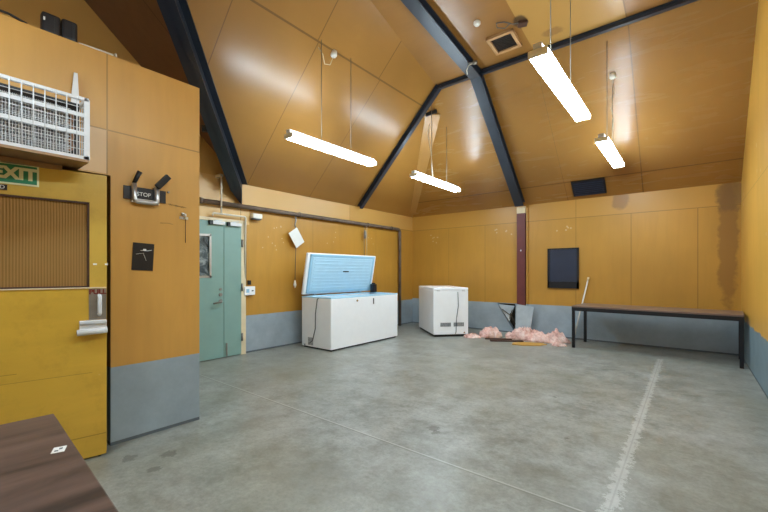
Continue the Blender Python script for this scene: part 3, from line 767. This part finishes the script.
# ceiling vent
vx, vy = -2.12, 5.44; vz = z_top(vy); at_ = math.atan(-KT); rt = Euler((at_,0,0)).to_matrix()
cvn = thing('ceiling_vent', (vx,vy,vz), label='square ceiling vent with plywood surround and dark grille beside the ridge beam', cat='vent')
m = MB(); o_, i_ = .195, .155
for s_ in (-1, 1):
    m.box(rt@Vector((s_*(o_-.0225),0,-.02)), (.045,2*o_,.04), rt); m.box(rt@Vector((0,s_*(o_-.0225),-.02)), (2*o_,.045,.04), rt)
m.build('frame', M['wood_frame'], cvn)
m = MB(); m.box(rt@Vector((0,0,-.006)), (.32,.32,.008), rt)
for k in range(9): m.box(rt@Vector((0,-.14+k*.035,-.014)), (.31,.006,.014), rt)
m.build('grille', M['grille'], cvn)
# pole leaning behind the table
pp = thing('white_pole', (-1.74,7.96,0), label='thin white pole leaning on the back wall behind left end of the long table', cat='pole')
MB().tube([(0,0,.012),(.235,.075,1.15)], .014, 10).build('rod', M['mug'], pp)
MB().tube([(.232,.070,1.14),(.244,.073,1.20)], [.02,.016], 10).build('end_cap', M['cream'], pp)

# ------------------------------------------------------------------ debris at the foot of the column
def clump(name, cx, cy, rx, ry, h, seed, rz, label, zb=.0, n=56):
    bm = bmesh.new(); g = []
    for i in range(n+1):
        row = []
        for j in range(n+1):
            u, v = 2*i/n-1, 2*j/n-1
            # square to disc
            x = u*math.sqrt(1-v*v/2); y = v*math.sqrt(1-u*u/2); r = math.hypot(x, y)
            a = math.atan2(y, x)
            k = 1+.28*noise.noise(Vector((math.cos(a)*1.6+seed, math.sin(a)*1.6, seed*.7)))+.10*noise.noise(Vector((math.cos(a)*6+seed, math.sin(a)*6, 3)))
            px, py = x*rx*k, y*ry*k
            P = Vector((px*5+seed*3, py*5, seed))
            nz = .5+.55*noise.noise(P)+.35*abs(noise.noise(P*2.3))+.18*noise.noise(P*5.5)+.08*noise.noise(P*12)
            e = max(0, 1-r**3.2)
            z = max(0, h*(e**.55)*max(.12, nz))
            px += .03*noise.noise(P*3.1+Vector((9,0,0))); py += .03*noise.noise(P*3.1+Vector((0,9,0)))
            row.append(bm.verts.new((px, py, z if r < .995 else 0)))
        g.append(row)
    for i in range(n):
        for j in range(n): f = bm.faces.new((g[i][j], g[i+1][j], g[i+1][j+1], g[i][j+1])); f.smooth = True
    border = [g[i][0] for i in range(n+1)]+[g[n][j] for j in range(1, n+1)]+[g[i][n] for i in range(n-1, -1, -1)]+[g[0][j] for j in range(n-1, 0, -1)]
    bm.faces.new(border[::-1])
    me = bpy.data.meshes.new(name); bm.to_mesh(me); bm.free(); me.materials.append(M['pink'])
    o = bpy.data.objects.new(name, me); COL.objects.link(o); o.location = (cx,cy,zb); o.rotation_euler = (0,0,rz)
    tag(o, label, 'insulation', 'torn pink insulation below the column'); return o
clump('insulation_batt', -3.37, 6.98, .17, .10, .10, 1.3, .5, 'smallest pink insulation scrap on the floor just right of the small freezer')
clump('insulation_batt', -3.12, 7.29, .21, .19, .24, 4.1, .3, 'round mound of pink insulation left of the timber strips')
clump('insulation_batt', -2.30, 7.50, .55, .24, .26, 2.2, .02, 'largest crumpled heap of pink insulation, under the navy wall panel', n=90)
clump('insulation_batt', -1.80, 7.16, .11, .09, .08, 5.9, .4, 'low pink insulation tuft nearest the left legs of the long table')
o = MB().box((0,0,.011), (.60,.09,.022), bev=.002).build('timber_batten', M['darkwood'], None, (-2.68,6.99,.0)); o.rotation_euler = (0,0,R(32)); tag(o, 'dark brown timber strip on floor in front of the pink insulation', 'timber')
o = MB().box((0,0,.010), (.50,.06,.020), bev=.002).build('timber_batten', M['darkwood'], None, (-2.88,7.09,.0)); o.rotation_euler = (0,0,R(32)); tag(o, 'shorter dark timber strip lying between the round pink mound and the longer strip', 'timber')
m = MB(); m.prism([(-.30,-.10,0),(-.12,-.16,0),(.16,-.13,0),(.31,-.02,0),(.25,.12,0),(-.05,.16,0),(-.26,.08,0)], (0,0,.012))
o = m.build('board_offcut', M['cardboard'], None, (-2.26,6.95,0)); o.rotation_euler = (0,0,R(30)); tag(o, 'yellow-brown flat board piece on floor in front of the insulation heap', 'board')
# grey board leaning on the column
lb = MB(); lb.prism([(-.165,0,0),(.125,0,0),(.175,0,.60),(-.17,0,.64)], (0,.012,0))
o = lb.build('leaning_board', M['greyboard'], None, (-2.66,7.84,.0)); o.rotation_euler = (R(-13),0,R(2)); tag(o, 'grey-blue painted board piece leaning against the foot of the red column', 'board')
# torn wall lining beside the column
m = MB(); m.prism([(0,0,.0),(.36,-.01,-.02),(.33,-.05,-.12),(.29,-.02,-.22),(.27,-.06,-.36),(.22,-.03,-.30),(.10,-.02,-.13)], (0,.012,0))
tb = m.build('torn_lining', M['greyboard'], None, (-3.26,BY-.03,.60)); tag(tb, 'ragged torn flap of blue-grey wall lining left of the red column', 'board')
for k, (x, z, l, a) in enumerate(((.10,-.10,.30,-38), (.27,-.18,.34,62), (.32,-.10,.22,100))):
    m = MB(); m.bar((x,-.03,z), (x+l*math.cos(R(a)),-.04-.02*k,z-abs(l*math.sin(R(a)))*.9), .02, .012)
    m.build('splinter', M['torn'], tb)

# ------------------------------------------------------------------ ceiling detectors and cords
def detector(x, y, lab, cord=None):
    z = z_ceil(x, y); e = thing('ceiling_socket', (x,y,z), label=lab, cat='socket')
    MB().tube([(0,0,.03),(0,0,-.03),(0,0,-.05)], [.045,.045,.03], 16).build('housing', M['smoke'], e)
    if cord: MB().tube([Vector(c)-Vector((x,y,z)) for c in cord], .006, 6).build('cord', M['pale_cord'], e)
    return e
detector(-3.85, 3.67, 'white ceiling socket beside the cord joint above the nearer left light', [(-3.85,3.67,4.30), (-3.87,3.62,4.16), (-3.87,3.52,4.13), (-3.84,3.46,4.22), (-3.86,3.40,4.30)])
detector(-.881, 6.44, 'white ceiling socket above the farther right light', [(-.881,6.44,4.12), (-.86,6.42,3.9), (-.90,6.42,3.7), (-.87,6.42,3.5), (-.885,6.42,3.3), (-.885,6.40,3.12)])
detector(-3.93, 6.20+.12, 'white ceiling socket on the hip board above the farther left light', [(-3.93,6.32,4.22), (-3.98,6.3,4.0), (-3.9,6.3,3.6), (-3.86,6.3,3.1)])
detector(-2.288, 4.888, 'white ceiling detector near the square vent', None)
cam = thing('cable_clamp', (BX+.05,5.42,z_top(5.42)-.14), label='small grey clamp with curled wire under the ridge beam by the junction', cat='clamp')
MB().tube([(.10,0,-.02),(.16,.03,-.02)], .03, 12).build('housing', M['steel'], cam)
MB().tube([(.11,0,-.03),(.04,-.02,-.05),(.0,0,-.10),(.0,.02,-.16)], .007, 8).build('wire', M['conduit'], cam)
MB().tube([(.03,0,.0),(.11,0,-.02)], .012, 8).build('clip', M['steel'], cam)
jz = z_top(5.02)
jb = thing('junction_box', (-1.78,5.2,z_top(5.2)), label='dark junction box with looped cable beside the ceiling vent', cat='box')
MB().box((.0,.03,-.02), (.12,.10,.04), Euler((0,0,R(25))).to_matrix(), .006).build('housing', M['darkwood'], jb)
MB().tube([(-.02,-.02,-.02),(-.10,-.06,-.03),(-.18,-.18,-.03),(-.27,-.22,-.03),(-.30,-.12,-.03),(-.22,-.04,-.03),(-.12,-.10,-.03)], .007, 8).build('cable', M['grey_cord'], jb)

# ------------------------------------------------------------------ fluorescent lights
def make_light():
    e = thing('fluorescent_light', (0,0,0), cat='light', group='suspended fluorescent lights'); e['label'] = 'x'
    ln = 1.60
    MB().box((0,0,.060), (.07,ln,.045), bev=.006).build('housing', M['white_metal'], e)
    MB().box((0,0,.010), (.150,ln-.05,.054), bev=.008, seg=2).build('diffuser', M['lamp'], e)
    for s_ in (-1, 1): MB().box((0,s_*(ln/2-.012),.008), (.153,.022,.058), bev=.004).build('end_cap', M['endcap'], e)
    return e
def copy_thing(o):
    c = o.copy(); COL.objects.link(c)
    for ch in list(o.children):
        k = ch.copy(); COL.objects.link(k); k.parent = c
    return c
lamp0 = make_light()
spots = [
 (-3.80, 3.66, 2.95, 'nearer of the left row, above floor before the teal door', (-.26, .30), 1.0),
 (-3.68, 6.16, 2.95, 'farther of the left row, hung near the far corner', (-.2, .35), 1.0),
 (-.95, 3.98, 3.05, 'largest one on the right, hung near the square vent', (-.45, .22), 1.06),
 (-.90, 6.42, 3.02, 'smaller one on the right, above the long table', (-.35, .12), 1.0),
 (-.95, 1.18, 3.10, 'added unseen to the right row ahead of the viewer to light the near end', (-.5, .5), 1.0),  # extra lamp above the frame, put in to brighten the near end
 (-2.5, -.9, 3.10, 'added unseen behind the viewer to light the near end', (-.5, .5), 1.0)]  # second extra lamp, out of view, brightens the near end from behind
lights = [lamp0]
for k in range(1, len(spots)): lights.append(copy_thing(lamp0))
for e, (x, y, z, lab, cs, sc) in zip(lights, spots):
    e.location = (x, y, z); e.scale = (1, sc, 1); e['label'] = 'white suspended fluorescent light, '+lab
    
for e, (x, y, z, lab, cs, sc) in zip(lights, spots):
    for c in cs:
        zt = z_ceil(x, y+c)-z
        MB().tube([(0,c,.07),(0,c,zt-.005)], .0045, 6).build('suspension_cord', M['string'], e)
        MB().box((0,c,.085), (.02,.03,.03)).build('hanger_clip', M['steel'], e)

# ------------------------------------------------------------------ world, camera, view
w = bpy.data.worlds.new('world'); scene.world = w; w.use_nodes = True
w.node_tree.nodes['Background'].inputs[0].default_value = (.5,.55,.6,1); w.node_tree.nodes['Background'].inputs[1].default_value = .3
cd = bpy.data.cameras.new('camera'); co = bpy.data.objects.new('camera', cd); COL.objects.link(co)
cd.sensor_width = 36; cd.lens = 36*380/768; cd.shift_y = (272-256)/768; cd.clip_start = .05
co.location = (0,0,1.3); co.rotation_euler = (PI/2, 0, R(38.84))
scene.camera = co
vs = scene.view_settings; vs.view_transform = 'Standard'; vs.look = 'None'; vs.exposure = 0.52; vs.gamma = 1.0; vs.use_curve_mapping = False
for m_ in list(bpy.data.materials):
    if m_.users == 0: bpy.data.materials.remove(m_)
